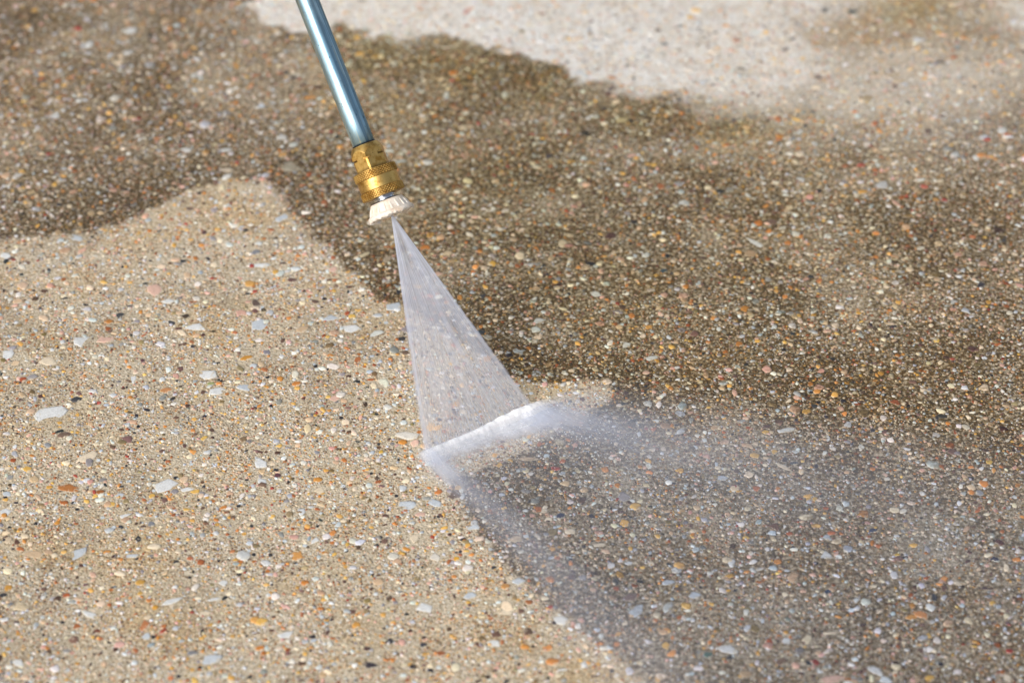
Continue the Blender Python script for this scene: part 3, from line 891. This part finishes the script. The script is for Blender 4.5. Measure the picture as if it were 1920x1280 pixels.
def fan_material():
    k = NT('sheet_of_spray')
    fl = k.sep(k.attr('flow'))
    u, v = fl[0], fl[1]
    comb = k.t.nodes.new('ShaderNodeCombineXYZ')
    k.put(comb.inputs[0], k.mul(u, 46.0)); k.put(comb.inputs[1], k.mul(v, 2.2))
    streak = k.noise(1.0, 4, .6, comb.outputs[0])
    comb2 = k.t.nodes.new('ShaderNodeCombineXYZ')
    k.put(comb2.inputs[0], k.mul(u, 8.0)); k.put(comb2.inputs[1], k.mul(v, 1.1))
    broad = k.noise(1.0, 3, .5, comb2.outputs[0])
    e = k.math('ABSOLUTE', k.sub(u, .5))                       # 0 centre, .5 edges
    edge = k.ss(e, .40, .49)
    # opacity of one skin of the wedge
    dens = k.ramp(v, [(0.0, (.72,) * 3), (.12, (.58,) * 3), (.35, (.45,) * 3), (.65, (.31,) * 3), (1.0, (.27,) * 3)])
    dens = k.sep(dens)[0]
    heart = k.mul(k.ss(k.math('ABSOLUTE', k.sub(u, .45)), .26, .05), k.mul(k.ss(v, .02, .10), k.ss(v, .30, .14)))
    dens = k.mul(dens, k.sub(1.0, k.mul(heart, .45)))
    a = k.mul(dens, k.add(.50, k.mul(k.ss(streak, .25, .75), .88)))
    a = k.mul(a, k.add(.45, k.mul(broad, 1.1)))
    puff = k.noise(1.0, 4, .65, k.mapping(k.coord('Object'), (160, 160, 120)))
    a = k.mul(a, k.add(.82, k.mul(puff, .36)))
    a = k.add(a, k.mul(edge, k.sub(.30, k.mul(v, .16))))
    fray = k.ss(k.add(e, k.mul(k.sub(puff, .5), k.add(.02, k.mul(v, .045)))), .505, .455)
    a = k.math('MULTIPLY', a, fray, clamp=True)
    dif = k.t.nodes.new('ShaderNodeBsdfDiffuse'); dif.inputs[0].default_value = (.80, .86, 1.0, 1)
    trl = k.t.nodes.new('ShaderNodeBsdfTranslucent'); trl.inputs[0].default_value = (.80, .86, 1.0, 1)
    mx = k.t.nodes.new('ShaderNodeMixShader'); mx.inputs[0].default_value = .5
    k.t.links.new(dif.outputs[0], mx.inputs[1]); k.t.links.new(trl.outputs[0], mx.inputs[2])
    tr = k.t.nodes.new('ShaderNodeBsdfTransparent')
    m2 = k.t.nodes.new('ShaderNodeMixShader')
    k.put(m2.inputs[0], a)
    k.t.links.new(tr.outputs[0], m2.inputs[1]); k.t.links.new(mx.outputs[0], m2.inputs[2])
    return k.surface(m2.outputs[0])
part('fan', fme, fan_material(), water)


# the strike line: water torn into threads and droplets, thrown outwards (local -Y)
def water_material(name, rgb):
    k = NT(name)
    n = k.noise(300, 2, .5, k.coord('Object'))
    c = k.mix(n, np.array(rgb) * .94, rgb)
    dif = k.t.nodes.new('ShaderNodeBsdfDiffuse'); k.put(dif.inputs[0], c)
    trl = k.t.nodes.new('ShaderNodeBsdfTranslucent'); k.put(trl.inputs[0], c)
    mx = k.t.nodes.new('ShaderNodeMixShader'); mx.inputs[0].default_value = .35
    k.t.links.new(dif.outputs[0], mx.inputs[1]); k.t.links.new(trl.outputs[0], mx.inputs[2])
    return k.surface(mx.outputs[0])

def threads(name, P, d, ln, w, mat):
    """slender drops: four-sided spindles"""
    K = len(P)
    d = d / np.linalg.norm(d, axis=1, keepdims=True)
    up = np.tile([0, 0, 1.0], (K, 1)); a = np.cross(d, up); a /= np.linalg.norm(a, axis=1, keepdims=True) + 1e-9
    b = np.cross(a, d)
    mid = P + d * (ln * .4)[:, None]; hw = (w / 2)[:, None]
    V = np.stack([P, mid + a * hw, mid + b * hw, mid - a * hw, mid - b * hw, P + d * ln[:, None]], 1)
    f = [[0, 2, 1], [0, 3, 2], [0, 4, 3], [0, 1, 4], [5, 1, 2], [5, 2, 3], [5, 3, 4], [5, 4, 1]]
    lt = np.array(f).ravel()
    loops = (np.arange(K)[:, None] * 6 + lt[None]).ravel()
    me = mesh_np(name, V.reshape(-1, 3), loops, np.full(K * 8, 3))
    o = part(name, me, mat, water)
    o['kind'] = 'stuff'
    return o


def sheet_material(name, rgb, fine, lo=.35, amp=1.1, thru=.3):
    """water thrown off the concrete: broken, more air than water"""
    k = NT(name)
    fl = k.attr('flow'); a = k.attr('flow', 'Alpha')
    q = k.sep(fl)
    comb = k.t.nodes.new('ShaderNodeCombineXYZ')
    k.put(comb.inputs[0], k.mul(q[0], fine)); k.put(comb.inputs[1], k.mul(q[1], fine * .09)); k.put(comb.inputs[2], q[2])
    n = k.noise(1.0, 5, .62, comb.outputs[0])
    al = k.math('MULTIPLY', a, k.add(lo, k.mul(k.ss(n, .25, .75), amp)), clamp=True)
    dif = k.t.nodes.new('ShaderNodeBsdfDiffuse'); dif.inputs[0].default_value = (*rgb, 1)
    trl = k.t.nodes.new('ShaderNodeBsdfTranslucent'); trl.inputs[0].default_value = (*rgb, 1)
    mx = k.t.nodes.new('ShaderNodeMixShader'); mx.inputs[0].default_value = thru
    k.t.links.new(dif.outputs[0], mx.inputs[1]); k.t.links.new(trl.outputs[0], mx.inputs[2])
    tr = k.t.nodes.new('ShaderNodeBsdfTransparent')
    m2 = k.t.nodes.new('ShaderNodeMixShader')
    k.put(m2.inputs[0], al)
    k.t.links.new(tr.outputs[0], m2.inputs[1]); k.t.links.new(mx.outputs[0], m2.inputs[2])
    return k.surface(m2.outputs[0])

def sheet(name, xs, ys, zf, af, mat, seed):
    X, Y = np.meshgrid(xs, ys)
    x, y = X.ravel(), Y.ravel()
    V = np.stack([x, -y, zf(x, y)], -1)
    nx, ny = len(xs), len(ys)
    I = (np.arange(ny - 1)[:, None] * nx + np.arange(nx - 1)[None]).ravel()
    F = np.stack([I, I + nx, I + nx + 1, I + 1], -1)
    al = np.clip(af(x, y), 0, 1)
    keep = al[F].max(1) > .004                      # nothing where there is no water
    F = F[keep]
    me = mesh_np(name, V, F.ravel(), np.full(len(F), 4))
    yp = np.maximum(y, 0)
    ang_ = (x - LEN * .38) / (1 + 5.5 * yp)         # threads fan out from the strike line
    set_attr(me, 'flow', np.stack([ang_, y, np.full(len(x), seed), al], -1))
    o = part(name, me, mat, water)
    o['kind'] = 'stuff'
    return o

M_FOAM = sheet_material('white_water', (.98, .98, .985), 420, .86, .40, .08)
M_MIST = sheet_material('fine_mist', (.80, .86, 1.0), 260, .62, .65)

def wob(x, y, sc, seed, st=1.0):
    return vnoise(np.stack([x, y * st], -1), sc, seed) - .5

# white ridge where the fan strikes, in three torn layers
for L, (hh, wd, op) in enumerate(((.0012, .0064, .95), (.0026, .0044, .92), (.0040, .0034, .95))):
    def zf(x, y, hh=hh, wd=wd):
        fat = 1 + .55 * sstep(x, LEN * .35, LEN * .9)
        return .0004 + hh * fat * np.exp(-((y - .001) / (wd * fat)) ** 2) * (1 + .5 * wob(x, y, 200, 40 + L)) + .0003 * (1 + wob(x, y, 500, 50 + L))
    def af(x, y, wd=wd, op=op):
        fat = 1 + .75 * sstep(x, LEN * .35, LEN * .95)
        jag = wob(x, y, 160, 60 + L, .4) * .005 + wob(x, y, 600, 63 + L, .3) * .002
        back = sstep(y + .4 * jag, -.0032, -.0002)
        front = np.exp(-(np.maximum(y - .001 + jag, 0) / (wd * fat)) ** 2)
        ends = sstep(x, -.0035, .003) * sstep(-x, -LEN - .008, -LEN + .010)
        return op * back * front * ends * (1 + .4 * wob(x, y, 120, 70 + L)) * (.85 + .3 * sstep(x, LEN * .3, LEN * .9))
    sheet('splash', np.arange(-.006, LEN + .014, .0007), np.arange(-.004, .030, .0007), zf, af, M_FOAM, L * 3.1)

# spray sliding outwards: a ray from each end of the line, a thin veil between
def spray_alpha(x, y, seed):
    yp = np.maximum(y, 0)
    sm = wob(x, y, 26, seed, .45); mm = wob(x - .5 * y * (x > LEN * .5), y, 110, seed + 1, .22)
    left = np.exp(-((x + .006 * 0 - .002 + .10 * sm * yp) / (.0040 + .080 * yp)) ** 2) * (.62 * np.exp(-yp / .045) + .28 * np.exp(-yp / .25))
    xr = x - (LEN - .006) - .62 * yp
    right = np.exp(-(xr / (.010 + .26 * yp)) ** 2) * (.40 * np.exp(-yp / .030) + .22 * np.exp(-yp / .10))
    inn = sstep(x, -.01, .02) * sstep(-(x - LEN - 1.0 * yp), -.05, .02)
    mid = inn * (.50 * np.exp(-yp / .014) + .105 * np.exp(-yp / .20))
    a = left + right + mid
    a = a * (1 + 1.1 * sm + .55 * mm) * sstep(y, -.0015, .002) * sstep(-y, -.36, -.22)
    return np.where(a < .012, 0, a)
for L in range(3):
    k_ = (.020, .060, .11)[L]
    sheet('mist', np.arange(-.07, LEN + .34, .0022), np.arange(-.002, .37, .0022),
          lambda x, y: .0012 + .0022 * L + k_ * np.maximum(y, 0) ** 1.2 + .004 * np.minimum(np.maximum(y, 0) * 30, 1) * (wob(x, y, 40, 90 + L) + .5),
          lambda x, y: spray_alpha(x, y, 80 + 4 * L) * (.52, .42, .30)[L], M_MIST, L * 5.7)

# loose drops and threads
def threads(name, P, d, ln, w, mat):
    K = len(P)
    d = d / np.linalg.norm(d, axis=1, keepdims=True)
    up = np.tile([0, 0, 1.0], (K, 1)); a = np.cross(d, up); a /= np.linalg.norm(a, axis=1, keepdims=True) + 1e-9
    b = np.cross(a, d)
    mid = P + d * (ln * .4)[:, None]; hw = (w / 2)[:, None]
    V = np.stack([P, mid + a * hw, mid + b * hw, mid - a * hw, mid - b * hw, P + d * ln[:, None]], 1)
    f = [[0, 2, 1], [0, 3, 2], [0, 4, 3], [0, 1, 4], [5, 1, 2], [5, 2, 3], [5, 3, 4], [5, 4, 1]]
    lt = np.array(f).ravel()
    loops = (np.arange(K)[:, None] * 6 + lt[None]).ravel()
    me = mesh_np(name, V.reshape(-1, 3), loops, np.full(K * 8, 3))
    o = part(name, me, mat, water)
    o['kind'] = 'stuff'
    return o
M_DROP = water_material('water_drops', (.93, .94, .98))
K = 1600
xs = rng.uniform(-.001, LEN + .004, K)
yo = rng.exponential(.005, K) - .001; zo = rng.exponential(.002, K) + .0005
dirv = np.stack([rng.normal(0, .2, K) + .5 * (xs / LEN - .35), -np.ones(K), rng.uniform(-.05, .5, K)], -1)
threads('droplets', np.stack([xs + .6 * (xs / LEN - .35) * yo, -yo, zo], -1), dirv, rng.uniform(.0008, .0045, K), rng.uniform(.00006, .00016, K), M_DROP)

# beads of water flung off the line, at rest in the air
K = 900
yo = rng.exponential(.035, K); xs = rng.uniform(-.002, LEN + .006, K)
zo = rng.exponential(1.0, K) * (.003 + .10 * yo) + .0006
dv = np.stack([rng.normal(0, .3, K) + .4 * (xs / LEN - .35), -np.ones(K), rng.normal(0, .3, K)], -1)
threads('beads', np.stack([xs + .75 * (xs / LEN - .25) * yo, -yo, zo], -1), dv, rng.uniform(.0003, .0010, K), rng.uniform(.00015, .00042, K), M_DROP)
